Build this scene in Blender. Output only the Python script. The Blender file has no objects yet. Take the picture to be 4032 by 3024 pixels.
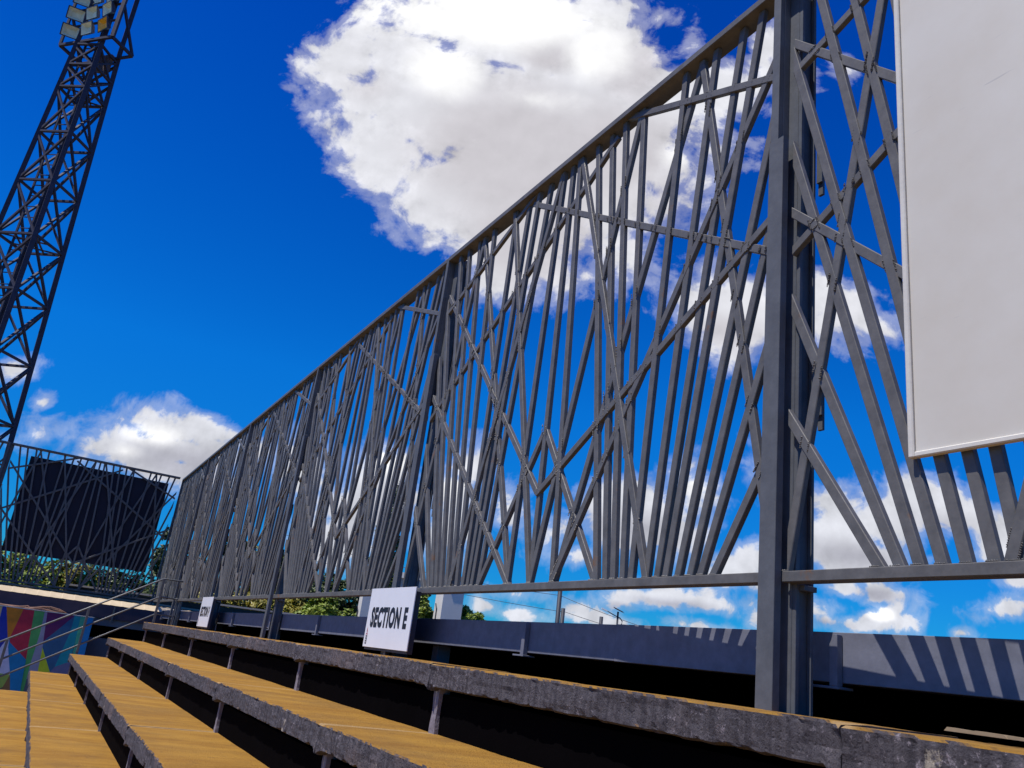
import bpy, bmesh, math, random
import numpy as np
from mathutils import Vector, Matrix, noise
R = random.Random(11)
rad = math.radians
scene = bpy.context.scene
COL = scene.collection
Z0 = 3.2                                   # eye height above the ground

# ------------------------------------------------------------------ camera
PITCH, ROLL = 0.329695, 0.130774
fwd = Vector((0, math.cos(PITCH), math.sin(PITCH)))
rgt = Vector((1, 0, 0)); upv = rgt.cross(fwd)
cr_, sr_ = math.cos(ROLL), math.sin(ROLL)
cam_r = rgt * cr_ + upv * sr_
cam_u = -rgt * sr_ + upv * cr_
cd = bpy.data.cameras.new('camera'); cam = bpy.data.objects.new('camera', cd); COL.objects.link(cam)
M = Matrix((cam_r, cam_u, -fwd)).transposed().to_4x4(); M.translation = Vector((0, 0, Z0))
cam.matrix_world = M
cd.sensor_width = 36; cd.lens = 3253.65 * 36 / 4032; cd.clip_start = 0.05; cd.clip_end = 3000
scene.camera = cam
def ray_px(x, y):                          # a direction in the world, used only for the clouds at infinity
    return fwd + cam_r * ((x - 2016) / 3253.65) - cam_u * ((y - 1512) / 3253.65)

# ------------------------------------------------------------------ frames (plan axes of the fence and of the side fence)
FO, FA = (1.0748865, 3.2461536), 2.0453135
SO, SA = (-7.6842404, 20.0547180), -2.6662424
FRF = (FO, FA); FRS = (SO, SA); FRW = ((0, 0), 0)
def to_world(fr, p):
    (ox, oy), a = fr
    return Vector((ox + math.cos(a) * p[0] - math.sin(a) * p[1], oy + math.sin(a) * p[0] + math.cos(a) * p[1], p[2] + Z0))

# ------------------------------------------------------------------ sun and sky
SUN_EL = rad(64)
hx = -math.sin(FA) - math.cos(FA) * .05; hy = math.cos(FA) - math.sin(FA) * .05
hl = math.hypot(hx, hy); hx /= hl; hy /= hl
sdir = Vector((hx * math.cos(SUN_EL), hy * math.cos(SUN_EL), math.sin(SUN_EL)))
sl = bpy.data.lights.new('sun', 'SUN'); so = bpy.data.objects.new('sun', sl); COL.objects.link(so)
sl.energy = 4.6; sl.angle = rad(0.5); sl.color = (1, .95, .87)
so.rotation_euler = sdir.to_track_quat('Z', 'Y').to_euler(); so.location = (0, 0, 30)

scene.view_settings.view_transform = 'Standard'; scene.view_settings.look = 'None'
scene.view_settings.exposure = 0.0; scene.view_settings.gamma = 1

class NT:
    """small helper for node trees"""
    def __init__(s, tree): s.t = tree; s.n = tree.nodes; s.l = tree.links
    def node(s, kind, **kw):
        n = s.n.new(kind)
        for k, v in kw.items(): setattr(n, k, v)
        return n
    def put(s, sock, v):
        if hasattr(v, 'links') or isinstance(v, bpy.types.NodeSocket): s.l.new(v, sock)
        elif v is not None: sock.default_value = v
    def math(s, op, a, b=None, c=None, clamp=False):
        n = s.node('ShaderNodeMath', operation=op, use_clamp=clamp)
        for i, v in enumerate((a, b, c)):
            if v is not None: s.put(n.inputs[i], v)
        return n.outputs[0]
    def vmath(s, op, a, b=None):
        n = s.node('ShaderNodeVectorMath', operation=op); s.put(n.inputs[0], a)
        if b is not None: s.put(n.inputs[1], b)
        return n.outputs['Value'] if op in ('LENGTH', 'DOT_PRODUCT') else n.outputs[0]
    def noise(s, vec, scale, detail=4, rough=.5, dist=0, ntype=None):
        n = s.node('ShaderNodeTexNoise', noise_dimensions=ntype or '3D'); s.put(n.inputs['Vector'], vec)
        n.inputs['Scale'].default_value = scale; n.inputs['Detail'].default_value = detail
        n.inputs['Roughness'].default_value = rough; n.inputs['Distortion'].default_value = dist
        return n.outputs[0]
    def smooth(s, v, a, b, lo=0., hi=1.):
        n = s.node('ShaderNodeMapRange', interpolation_type='SMOOTHSTEP'); s.put(n.inputs[0], v)
        n.inputs[1].default_value = a; n.inputs[2].default_value = b; n.inputs[3].default_value = lo; n.inputs[4].default_value = hi
        return n.outputs[0]
    def lin(s, v, a, b, lo=0., hi=1.):
        n = s.node('ShaderNodeMapRange'); s.put(n.inputs[0], v)
        n.inputs[1].default_value = a; n.inputs[2].default_value = b; n.inputs[3].default_value = lo; n.inputs[4].default_value = hi
        return n.outputs[0]
    def mix(s, f, a, b, blend='MIX'):
        n = s.node('ShaderNodeMix', data_type='RGBA', blend_type=blend); s.put(n.inputs[0], f)
        for i, v in ((6, a), (7, b)):
            if isinstance(v, tuple) and len(v) == 3: v = (*v, 1)
            s.put(n.inputs[i], v)
        return n.outputs[2]

world = bpy.data.worlds.new('World'); scene.world = world; world.use_nodes = True
wt = NT(world.node_tree); wt.n.clear()
sky = wt.node('ShaderNodeTexSky', sky_type='NISHITA', sun_disc=False)
sky.sun_elevation = SUN_EL; sky.sun_rotation = math.atan2(hx, hy); sky.altitude = 1400; sky.air_density = 1.0; sky.dust_density = .4; sky.ozone_density = 2.2
hsv = wt.node('ShaderNodeHueSaturation'); wt.l.new(sky.outputs[0], hsv.inputs['Color'])
hsv.inputs['Saturation'].default_value = 1.42; hsv.inputs['Value'].default_value = 1.0; hsv.inputs['Hue'].default_value = .5
tc = wt.node('ShaderNodeTexCoord'); sep = wt.node('ShaderNodeSeparateXYZ'); wt.l.new(tc.outputs['Generated'], sep.inputs[0])
cramp = wt.node('ShaderNodeValToRGB'); wt.l.new(sep.outputs[2], cramp.inputs[0])
el_ = cramp.color_ramp.elements; el_[0].position = 0.; el_[0].color = (.06, .36, .52, 1); el_[1].position = .66; el_[1].color = (.04, .45, .96, 1)
for p_, c_ in ((.09, (.04, .42, .68, 1)), (.30, (.06, .68, 1.0, 1))):
    e_ = el_.new(p_); e_.color = c_
skyc = wt.mix(1., hsv.outputs[0], cramp.outputs[0], 'MULTIPLY')
skyc = wt.mix(1., skyc, (1.05, 1.16, 1.22), 'MULTIPLY')
bg1 = wt.node('ShaderNodeBackground'); wt.l.new(skyc, bg1.inputs[0]); bg1.inputs[1].default_value = .13
yy = wt.math('MAXIMUM', wt.math('ABSOLUTE', sep.outputs[1]), .18)
ca = wt.math('DIVIDE', sep.outputs[0], yy); cb = wt.math('DIVIDE', sep.outputs[2], yy)
cmb = wt.node('ShaderNodeCombineXYZ'); wt.l.new(ca, cmb.inputs[0]); wt.l.new(cb, cmb.inputs[1]); P = cmb.outputs[0]
def ab(x, y):
    d = ray_px(x, y); return d.x / d.y, d.z / d.y
K = 1.8228
# x, y, rx, ry in 2212-wide picture units, tilt in degrees, then weight
CLOUDS = [(1120,70,300,110,0),(900,125,160,65,5),(735,142,105,52,-12),(690,135,45,22,-20),(790,230,70,30,20),(1000,230,230,150,0),(1180,300,260,230,0),(1130,440,180,170,0),(845,318,135,85,35),(770,300,40,60,10),
 (960,420,100,100,50),(1060,560,95,60,20),(1190,560,80,70,0),(1330,130,110,110,0),(1390,300,150,170,10),(1430,430,70,60,0),(1330,560,90,40,0),(1270,600,50,20,0),
 (1590,190,90,50,-20),(1640,120,60,20,-60),(1500,80,15,30,0),(1560,330,50,30,0),(1255,20,190,40,0),
 (1590,680,110,80,0),(1850,690,110,50,5),(1780,610,25,15,0),(1820,150,14,12,0),(1745,175,14,12,0),
 (85,945,48,28,0),(330,925,66,46,0),(300,975,170,55,5),(430,935,90,28,5),(220,975,90,40,0),(450,985,110,50,8),(380,1020,190,40,10),(25,795,26,14,-20),(90,870,10,8,0),
 (560,980,60,40,0),(640,1010,80,60,0),(830,1030,75,70,0),(780,1100,90,60,0),(880,1090,60,50,0),(720,1170,90,50,0),(985,1075,55,50,0),(960,1150,60,50,0),
 (1110,1100,60,45,0),(1010,1010,40,40,0),(1190,1150,65,45,-30),(1290,1090,60,35,0),(1375,1095,110,55,0),(1500,1050,50,70,-20),(1340,1150,90,50,0),(1260,1200,40,18,0),(1460,1140,60,40,0),
 (1620,1215,75,28,-12),(1640,1000,30,40,0),(1790,1085,60,40,0),(1800,1150,80,70,0),(1900,1120,110,60,0),(1850,1200,120,45,0),(1990,1080,100,45,5),(2080,1110,60,50,0),(2160,1170,60,70,0),(1700,1040,40,60,0),
 (1110,1283,45,14,5),(1060,1310,30,12,0),(1130,1328,50,16,-5),(1100,1325,40,10,0),(1265,1330,70,14,0),(1240,1318,40,14,0),(1340,1290,45,32,0),(1430,1285,110,22,5),(1520,1300,60,14,12),(1340,1345,50,14,0),
 (1510,1352,60,10,0),(1640,1330,30,24,0),(1650,1265,18,10,0),(1760,1318,50,22,0),(1790,1340,60,14,0),(1880,1345,60,18,-20),(1930,1322,45,22,-25),(1960,1335,30,30,0),(1840,1275,50,14,0),(1900,1280,55,22,0),
 (2080,1368,20,8,0),(2170,1315,50,22,-10),(2195,1255,40,10,0)]
GREY = [(1190,115,80,50,0,1.),(1120,330,270,200,5,1.2),(1320,330,200,150,0,1.),(1370,150,95,100,0,.9),(1150,490,170,150,0,1.1),(1430,420,120,120,0,.6),(800,190,60,30,0,.3),(1580,720,90,50,0,.6),(1870,740,100,30,0,.6),
 (400,1000,190,50,8,.8),(120,975,80,25,0,.7),(820,1110,120,70,0,.5),(1380,1140,160,50,0,.5),(1850,1200,160,40,0,.6),(2040,1140,90,40,0,.5),(1450,1305,130,14,6,.6),(1340,1315,50,20,0,.8),(1780,1345,70,16,0,.6),(1895,1285,60,22,0,.9)]
def blob_field(lst, vec, sm, weights=False):
    acc = None
    for b in lst:
        x, y, rx, ry, an = b[:5]; an = rad(an)
        c = ab(x * K, y * K); e1 = ab((x + rx * math.cos(an)) * K, (y + rx * math.sin(an)) * K); e2 = ab((x - ry * math.sin(an)) * K, (y + ry * math.cos(an)) * K)
        l1 = math.hypot(e1[0] - c[0], e1[1] - c[1]); l2 = math.hypot(e2[0] - c[0], e2[1] - c[1]); th = math.atan2(e1[1] - c[1], e1[0] - c[0])
        src = vec
        if acc is not None:                # chained, so that only a few values are alive at a time
            ch = wt.node('ShaderNodeVectorMath', operation='MULTIPLY_ADD'); wt.l.new(acc, ch.inputs[0]); ch.inputs[1].default_value = (1e-7, 1e-7, 0); wt.l.new(vec, ch.inputs[2]); src = ch.outputs[0]
        if abs(b[4]) < 9:
            m = wt.node('ShaderNodeVectorMath', operation='MULTIPLY_ADD'); wt.l.new(src, m.inputs[0]); m.inputs[1].default_value = (1 / l1, 1 / l2, 0); m.inputs[2].default_value = (-c[0] / l1, -c[1] / l2, 0)
        else:
            m = wt.node('ShaderNodeMapping', vector_type='TEXTURE'); wt.l.new(src, m.inputs[0])
            m.inputs['Location'].default_value = (*c, 0); m.inputs['Rotation'].default_value = (0, 0, th); m.inputs['Scale'].default_value = (l1, l2, 1)
        L = wt.vmath('LENGTH', m.outputs[0])
        if weights: f = wt.math('MULTIPLY', wt.math('SUBTRACT', 1., L), b[5])
        else:
            sz = .5 * (min(l1, l2) + .35 * max(l1, l2)) + .006; f = wt.math('MULTIPLY_ADD', L, -sz, sz + (.010 if c[1] > .33 else .002))
        acc = f if acc is None else wt.math('SMOOTH_MAX', acc, f, sm)
    return acc
cn1 = wt.noise(P, 9., 9, .6, .25, '2D'); cn2 = wt.noise(P, 34., 4, .6, .3, '2D')
amp = wt.lin(cb, .0, .55, .035, .15); amp2 = wt.lin(cb, .0, .5, .045, .035)
n1 = wt.math('MULTIPLY', wt.math('SUBTRACT', cn1, .5), amp); n2 = wt.math('MULTIPLY', wt.math('SUBTRACT', cn2, .5), amp2)
B = blob_field(CLOUDS, P, .006)
Fd = wt.math('ADD', wt.math('ADD', B, n1), n2)
alpha = wt.smooth(wt.math('DIVIDE', Fd, wt.lin(cb, .1, .5, 1., 2.2)), -.002, .012)
wisp = wt.math('MULTIPLY', wt.smooth(Fd, -.016, .006), .32)
alpha = wt.math('MULTIPLY', wt.math('MAXIMUM', alpha, wisp), wt.smooth(sep.outputs[1], -.05, .15))
# grey patches and relief shading put into the cloud colour
shn = wt.noise(P, 10., 4, .55, .2, '2D')
Gf = blob_field(GREY, P, .15, True)
g = wt.smooth(wt.math('ADD', Gf, wt.math('MULTIPLY', wt.math('SUBTRACT', shn, .5), .45)), -.22, .70)
off = wt.vmath('ADD', P, (-.010, .016, 0))
rel = wt.math('SUBTRACT', wt.noise(P, 16., 5, .58, 0, '2D'), wt.noise(off, 16., 5, .58, 0, '2D'))
rel2 = wt.math('MULTIPLY', rel, wt.lin(Fd, .0, .05, 1.1, .18))
WHITE = [(1050,30,330,95,0,1.4),(960,150,110,75,20,1.2),(1290,110,110,75,0,1.1),(1460,330,60,50,0,.9),(1150,215,120,30,0,.5),(330,940,70,30,0,.9),(270,975,50,20,0,.6),(830,990,70,40,0,1.3),(1900,1325,40,20,0,1.3),(1510,1040,60,40,0,.9),(960,1030,60,50,0,1.1)]
Wf = blob_field(WHITE, P, .1, True)
wf = wt.smooth(wt.math('ADD', Wf, wt.math('MULTIPLY', wt.math('SUBTRACT', cn1, .5), .9)), -.15, .75)
white = wt.mix(wt.lin(cb, .10, .5), (.68, .70, .77), (.78, .785, .84))
g = wt.math('MULTIPLY', g, wt.math('SUBTRACT', 1., wt.math('MULTIPLY', wf, .75)))
white = wt.mix(wf, white, (1.05, 1.05, 1.06))
ccol = wt.mix(g, white, wt.mix(wt.lin(cb, .1, .5), (.43, .44, .52), (.62, .60, .64)))
relc = wt.node('ShaderNodeCombineColor')
rv = wt.math('ADD', 1., rel2)
for i in range(3): wt.l.new(rv, relc.inputs[i])
ccol = wt.mix(1., ccol, relc.outputs[0], 'MULTIPLY')
bg2 = wt.node('ShaderNodeBackground'); wt.l.new(ccol, bg2.inputs[0]); bg2.inputs[1].default_value = 1.0
ms = wt.node('ShaderNodeMixShader'); wt.l.new(alpha, ms.inputs[0]); wt.l.new(bg1.outputs[0], ms.inputs[1]); wt.l.new(bg2.outputs[0], ms.inputs[2])
wo = wt.node('ShaderNodeOutputWorld'); wt.l.new(ms.outputs[0], wo.inputs[0])

world.cycles.sampling_method = 'MANUAL'; world.cycles.sample_map_resolution = 256
scene.cycles.max_bounces = 6; scene.cycles.diffuse_bounces = 3; scene.cycles.glossy_bounces = 2; scene.cycles.transmission_bounces = 2
# ------------------------------------------------------------------ materials
def mat(name, fn=None, color=(.5, .5, .5), rough=.6, metal=0., spec=.5):
    m = bpy.data.materials.new(name); m.use_nodes = True
    t = NT(m.node_tree); b = t.n['Principled BSDF']
    b.inputs['Base Color'].default_value = (*color, 1); b.inputs['Roughness'].default_value = rough; b.inputs['Metallic'].default_value = metal
    b.inputs['Specular IOR Level'].default_value = spec
    if fn: fn(t, b)
    return m
def bump(t, b, h, strength, dist):
    n = t.node('ShaderNodeBump'); n.inputs['Strength'].default_value = strength; n.inputs['Distance'].default_value = dist
    t.l.new(h, n.inputs['Height']); t.l.new(n.outputs[0], b.inputs['Normal'])
def paint(base, rust=.0, rscale=9., var=.25, rough=.45, bmp=.15):
    def fn(t, b):
        c = t.node('ShaderNodeTexCoord').outputs['Object']
        n = t.noise(c, 14., 5, .65); n3 = t.noise(c, 90., 3, .6)
        dark = tuple(x * (1 - var) for x in base); lite = tuple(x * (1 + var) for x in base)
        col = t.mix(t.lin(n, .3, .7), dark, lite)
        if rust:
            geo = t.node('ShaderNodeNewGeometry').outputs['Position']
            rn = t.noise(geo, rscale, 5, .6)
            rf = t.smooth(rn, .70 - rust, .78 - rust)
            col = t.mix(t.math('MULTIPLY', rf, .8), col, (.19, .10, .045))
        t.l.new(col, b.inputs['Base Color'])
        t.l.new(t.lin(n3, .3, .7, rough - .08, rough + .12), b.inputs['Roughness'])
        bump(t, b, n3, bmp, .003)
    return fn
STEEL = mat('grey_steel_paint', paint((.122, .116, .110), .055, 5., .22, .48), spec=.35)
STEELP = mat('grey_steel_post_paint', paint((.108, .113, .124), .015, 5., .16, .55), spec=.25)
BEAM = mat('slate_beam_paint', paint((.17, .175, .215), .0, 5., .16, .6), spec=.25)
DARKST = mat('dark_steel_paint', paint((.03, .03, .042), .0, 5., .25, .5))
TOWERM = mat('galvanised_dark_steel', paint((.045, .045, .07), .0, 3., .3, .6), spec=.25)
RAILM = mat('worn_rail_steel', paint((.13, .135, .13), .03, 4., .3, .4))
def concrete(t, b):
    c = t.node('ShaderNodeTexCoord'); geo = t.node('ShaderNodeNewGeometry')
    pos = geo.outputs['Position']; obj = c.outputs['Object']
    sepn = t.node('ShaderNodeSeparateXYZ'); t.l.new(geo.outputs['Normal'], sepn.inputs[0])
    n1 = t.noise(pos, 1.7, 6, .62); n2 = t.noise(pos, 11., 8, .68); n3 = t.noise(pos, 70., 5, .7)
    st = t.node('ShaderNodeMapping'); t.l.new(obj, st.inputs[0]); st.inputs['Scale'].default_value = (3.5, 1.3, 1)
    nst = t.noise(st.outputs[0], 1., 6, .65)
    strk = t.node('ShaderNodeMapping'); t.l.new(obj, strk.inputs[0]); strk.inputs['Scale'].default_value = (26, 4, 1.6)
    nsk = t.noise(strk.outputs[0], 1., 5, .6)
    top = t.mix(t.smooth(nst, .25, .75), (.30, .140, .018), (.47, .250, .036))
    top = t.mix(t.math('MULTIPLY', t.smooth(t.noise(pos, .9, 5, .7), .45, .65), .45), top, (.21, .115, .035))
    top = t.mix(t.math('MULTIPLY', t.smooth(n2, .56, .72), .5), top, (.17, .095, .035))
    top = t.mix(t.math('MULTIPLY', t.smooth(n3, .66, .74), .7), top, (.60, .44, .22))
    top = t.mix(t.math('MULTIPLY', t.smooth(n3, .36, .28), .75), top, (.08, .045, .02))
    sx = t.node('ShaderNodeSeparateXYZ'); t.l.new(obj, sx.inputs[0])
    ax = t.math('ABSOLUTE', t.math('ADD', sx.outputs[0], t.math('MULTIPLY', t.math('SUBTRACT', n2, .5), .05)))
    joint = t.math('MULTIPLY', t.smooth(ax, 1.27, 1.31), .45)
    top = t.mix(joint, top, (.62, .45, .24))
    side = t.mix(t.smooth(nsk, .3, .72), (.046, .040, .047), (.125, .110, .118))
    side = t.mix(t.smooth(n1, .52, .72), side, (.165, .125, .12))
    side = t.mix(t.math('MULTIPLY', t.smooth(n2, .58, .68), .8), side, (.045, .038, .045))
    n4 = t.noise(pos, 38., 8, .8)
    reg = t.smooth(t.noise(pos, 3.1, 3, .6), .42, .62)
    side = t.mix(t.math('MULTIPLY', t.math('MULTIPLY', t.smooth(n4, .56, .62), reg), .85), side, (.34, .29, .31))
    side = t.mix(t.math('MULTIPLY', t.smooth(n4, .44, .38), .75), side, (.020, .015, .022))
    side = t.mix(t.math('MULTIPLY', t.smooth(t.noise(pos, 4.3, 6, .7), .66, .70), .9), side, (.42, .36, .28))
    f = t.smooth(t.math('ADD', sepn.outputs[2], t.math('MULTIPLY', t.math('SUBTRACT', n2, .5), .5)), .55, .75)
    col = t.mix(f, side, top)
    t.l.new(col, b.inputs['Base Color']); b.inputs['Roughness'].default_value = .82; b.inputs['Specular IOR Level'].default_value = .3
    h = t.math('ADD', t.math('MULTIPLY', n2, .7), t.math('ADD', t.math('MULTIPLY', n3, .35), t.math('MULTIPLY', n4, .6)))
    pit = t.node('ShaderNodeTexVoronoi'); t.l.new(pos, pit.inputs['Vector']); pit.inputs['Scale'].default_value = 55
    h = t.math('ADD', h, t.math('MULTIPLY', t.smooth(pit.outputs[0], 0., .35), .22))
    bump(t, b, h, 1.0, .018)
CONC = mat('weathered_concrete', concrete)
def plain(base, var=.2, scale=3., rough=.8, bs=.2, bscale=40.):
    def fn(t, b):
        c = t.node('ShaderNodeNewGeometry').outputs['Position']
        n = t.noise(c, scale, 6, .65)
        t.l.new(t.mix(t.lin(n, .3, .7), tuple(x * (1 - var) for x in base), tuple(x * (1 + var) for x in base)), b.inputs['Base Color'])
        bump(t, b, t.noise(c, bscale, 4, .6), bs, .01)
        b.inputs['Roughness'].default_value = rough
    return fn
FIN = mat('bare_concrete', plain((.20, .175, .20), .35, 9., .85, .6, 50))
VOIDM = mat('shade_black', plain((.0022, .0018, .0022), .3, 2., .95), spec=.02)  # near-black colour stands in for shade in the gaps and openings
GROUND = mat('dry_earth', plain((.12, .095, .06), .3, .4, .95))
def boardm(t, b):
    c = t.node('ShaderNodeTexCoord').outputs['Object']
    n = t.noise(c, 2.2, 5, .6); n2 = t.noise(c, 30., 4, .6)
    mp = t.node('ShaderNodeMapping'); t.l.new(c, mp.inputs[0]); mp.inputs['Scale'].default_value = (60, 60, 4)
    scr = t.noise(mp.outputs[0], 1., 3, .5)
    col = t.mix(t.lin(n, .3, .7), (.60, .545, .45), (.66, .62, .54))
    mp2 = t.node('ShaderNodeMapping'); t.l.new(c, mp2.inputs[0]); mp2.inputs['Rotation'].default_value = (0, rad(35), 0); mp2.inputs['Scale'].default_value = (5, 5, 70)
    s2 = t.noise(mp2.outputs[0], 1., 2, .5)
    reg = t.smooth(t.noise(c, 2.6, 2, .5), .55, .66)
    col = t.mix(t.math('MULTIPLY', t.math('MULTIPLY', t.smooth(s2, .70, .74), reg), .45), col, (.38, .36, .34))
    t.l.new(col, b.inputs['Base Color']); b.inputs['Roughness'].default_value = .5
    bump(t, b, t.math('ADD', scr, n2), .12, .002)
BOARD = mat('cream_board', boardm)
TRIM = mat('cream_trim', plain((.66, .62, .54), .06, 6., .5, .1))
SCREENM = mat('black_screen_cloth', plain((.012, .011, .022), .2, 3., .8, .2))
SIGNW = mat('white_sign_vinyl', plain((.80, .80, .84), .03, 6., .35, .02))
SIGNB = mat('black_ink', plain((.018, .012, .018), .1, 6., .4, .0)); SIGNR = mat('red_ink', plain((.35, .02, .04), .1, 6., .4, .0))
def leafm(base):
    def fn(t, b):
        g = t.node('ShaderNodeNewGeometry'); r = g.outputs['Random Per Island']
        n = t.noise(g.outputs['Position'], 1.1, 3, .6)
        c1 = t.mix(t.lin(n, .3, .7), tuple(x * .45 for x in base), tuple(x * 1.3 for x in base))
        c2 = t.mix(t.math('MULTIPLY', r, .5), c1, (base[0] * 1.9, base[1] * 1.5, base[2] * .8))
        t.l.new(c2, b.inputs['Base Color']); b.inputs['Roughness'].default_value = .5
        b.inputs['Transmission Weight'].default_value = 0.0
    return fn
LEAF = mat('bright_leaf', leafm((.17, .24, .025))); LEAFD = mat('dark_leaf', leafm((.05, .08, .015))); LEAFY = mat('olive_leaf', leafm((.22, .21, .02)))
BARK = mat('bark', plain((.09, .07, .05), .3, 8., .9))
DKBLUE = mat('dark_pole', plain((.03, .035, .05), .2, 3., .6))
WALLG = mat('grey_plaster', plain((.27, .22, .20), .15, 1.5, .85)); WALLB = mat('beige_plaster', plain((.52, .45, .37), .08, 1.5, .85)); WALLW = mat('cream_plaster', plain((.74, .70, .62), .06, 1.5, .85))
FASCIA = mat('plum_fascia', plain((.065, .045, .065), .2, 3., .7)); BROWN = mat('brown_masonry', plain((.10, .07, .05), .4, 4., .9))
ROOFM = mat('beige_sheet_roof', plain((.62, .50, .33), .12, 3., .6, .1)); CABLEM = mat('rust_cable', plain((.28, .15, .10), .25, 8., .7))
REFL = mat('lamp_reflector', plain((.80, .82, .62), .2, 6., .25, .1)); REFLY = mat('amber_reflector', plain((.85, .50, .05), .3, 9., .3, .1))
LAMPW = mat('white_lamp_housing', color=(.8, .8, .8), rough=.4)
def solid(n, c): return mat(n, plain(c, .14, 7., .75, .1, 60))

# ------------------------------------------------------------------ mesh helpers
class MB:
    def __init__(s): s.v = []; s.f = []; s.m = []
    def add(s, vs, fs, mi=0):
        o = len(s.v); s.v += [tuple(x) for x in vs]; s.f += [tuple(i + o for i in f) for f in fs]; s.m += [mi] * len(fs); return s
    def box(s, x0, x1, y0, y1, z0, z1, mi=0):
        vs = [(x, y, z) for z in (z0, z1) for y in (y0, y1) for x in (x0, x1)]
        return s.add(vs, [(0, 2, 3, 1), (4, 5, 7, 6), (0, 1, 5, 4), (2, 6, 7, 3), (0, 4, 6, 2), (1, 3, 7, 5)], mi)
    def prism(s, poly, y0, y1, mi=0):           # poly in x,z ; extruded along y
        n = len(poly)
        a = sum(poly[i][0] * poly[(i + 1) % n][1] - poly[(i + 1) % n][0] * poly[i][1] for i in range(n))
        if a < 0: poly = poly[::-1]
        vs = [(x, y0, z) for x, z in poly] + [(x, y1, z) for x, z in poly]
        fs = [tuple(range(n)), tuple(range(2 * n - 1, n - 1, -1))] + [(i, n + i, n + (i + 1) % n, (i + 1) % n) for i in range(n)]
        return s.add(vs, fs, mi)
    def bar(s, p, q, w, h=None, up=(0, 0, 1), mi=0):
        p = Vector(p); q = Vector(q); d = (q - p).normalized(); h = h or w
        u = Vector(up); a = d.cross(u)
        if a.length < 1e-3: a = d.cross(Vector((1, 0, 0)))
        a.normalize(); b = a.cross(d)
        vs = [c + a * (sx * w / 2) + b * (sy * h / 2) for c in (p, q) for sx, sy in ((-1, -1), (1, -1), (1, 1), (-1, 1))]
        return s.add(vs, [(3, 2, 1, 0), (4, 5, 6, 7), (0, 1, 5, 4), (1, 2, 6, 5), (2, 3, 7, 6), (3, 0, 4, 7)], mi)
    def tube(s, pts, r, n=8, mi=0):
        pts = [Vector(p) for p in pts]; rings = []
        for i, p in enumerate(pts):
            d = (pts[min(i + 1, len(pts) - 1)] - pts[max(i - 1, 0)]).normalized()
            a = d.cross(Vector((0, 0, 1)))
            if a.length < 1e-3: a = Vector((1, 0, 0))
            a.normalize(); b = a.cross(d); rr = r[i] if isinstance(r, (list, tuple)) else r
            rings.append([p + (a * math.cos(2 * math.pi * k / n) + b * math.sin(2 * math.pi * k / n)) * rr for k in range(n)])
        vs = [v for rg in rings for v in rg]; fs = []
        for i in range(len(pts) - 1):
            for k in range(n): fs.append((i * n + k, i * n + (k + 1) % n, (i + 1) * n + (k + 1) % n, (i + 1) * n + k))
        fs.append(tuple(range(n - 1, -1, -1))); fs.append(tuple((len(pts) - 1) * n + k for k in range(n)))
        return s.add(vs, fs, mi)
    def mesh(s, name, mats, bevel=0, smooth=False):
        me = bpy.data.meshes.new(name); me.from_pydata(s.v, [], s.f)
        for m in (mats if isinstance(mats, (list, tuple)) else [mats]): me.materials.append(m)
        me.polygons.foreach_set('material_index', s.m)
        bm = bmesh.new(); bm.from_mesh(me)
        bmesh.ops.recalc_face_normals(bm, faces=bm.faces)
        if bevel:
            bmesh.ops.bevel(bm, geom=[e for e in bm.edges if len(e.link_faces) == 2 and e.calc_face_angle(0) > .6], offset=bevel, segments=1, affect='EDGES', clamp_overlap=True)
        bm.to_mesh(me); bm.free()
        if smooth: me.polygons.foreach_set('use_smooth', [True] * len(me.polygons))
        return me
    def build(s, name, mats, parent=None, bevel=0, smooth=False, label=None):
        o = bpy.data.objects.new(name, s.mesh(name, mats, bevel, smooth)); COL.objects.link(o)
        if parent: o.parent = parent
        if label: o['label'] = label
        return o
def thing(name, label, cat, fr=FRW, p=(0, 0, 0), group=None):
    o = bpy.data.objects.new(name, None); COL.objects.link(o); o.empty_display_size = .2
    o.location = to_world(fr, p); o.rotation_euler = (0, 0, fr[1]); o['label'] = label; o['category'] = cat
    if group: o['group'] = group
    return o
def tag(o, label, cat, fr=FRW, p=(0, 0, 0), group=None):
    o.location = to_world(fr, p); o.rotation_euler = (0, 0, fr[1]); o['label'] = label; o['category'] = cat
    if group: o['group'] = group
    return o
def copy_kids(src, dst):
    for ch in list(src.children):
        c = ch.copy(); COL.objects.link(c); c.parent = dst
        for g2 in ch.children:
            d = g2.copy(); COL.objects.link(d); d.parent = c

# ------------------------------------------------------------------ ground
g = MB(); g.add([(-900, -900, 0), (900, -900, 0), (900, 900, 0), (-900, 900, 0)], [(0, 1, 2, 3)])
go = g.build('ground', GROUND); go['kind'] = 'structure'

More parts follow.
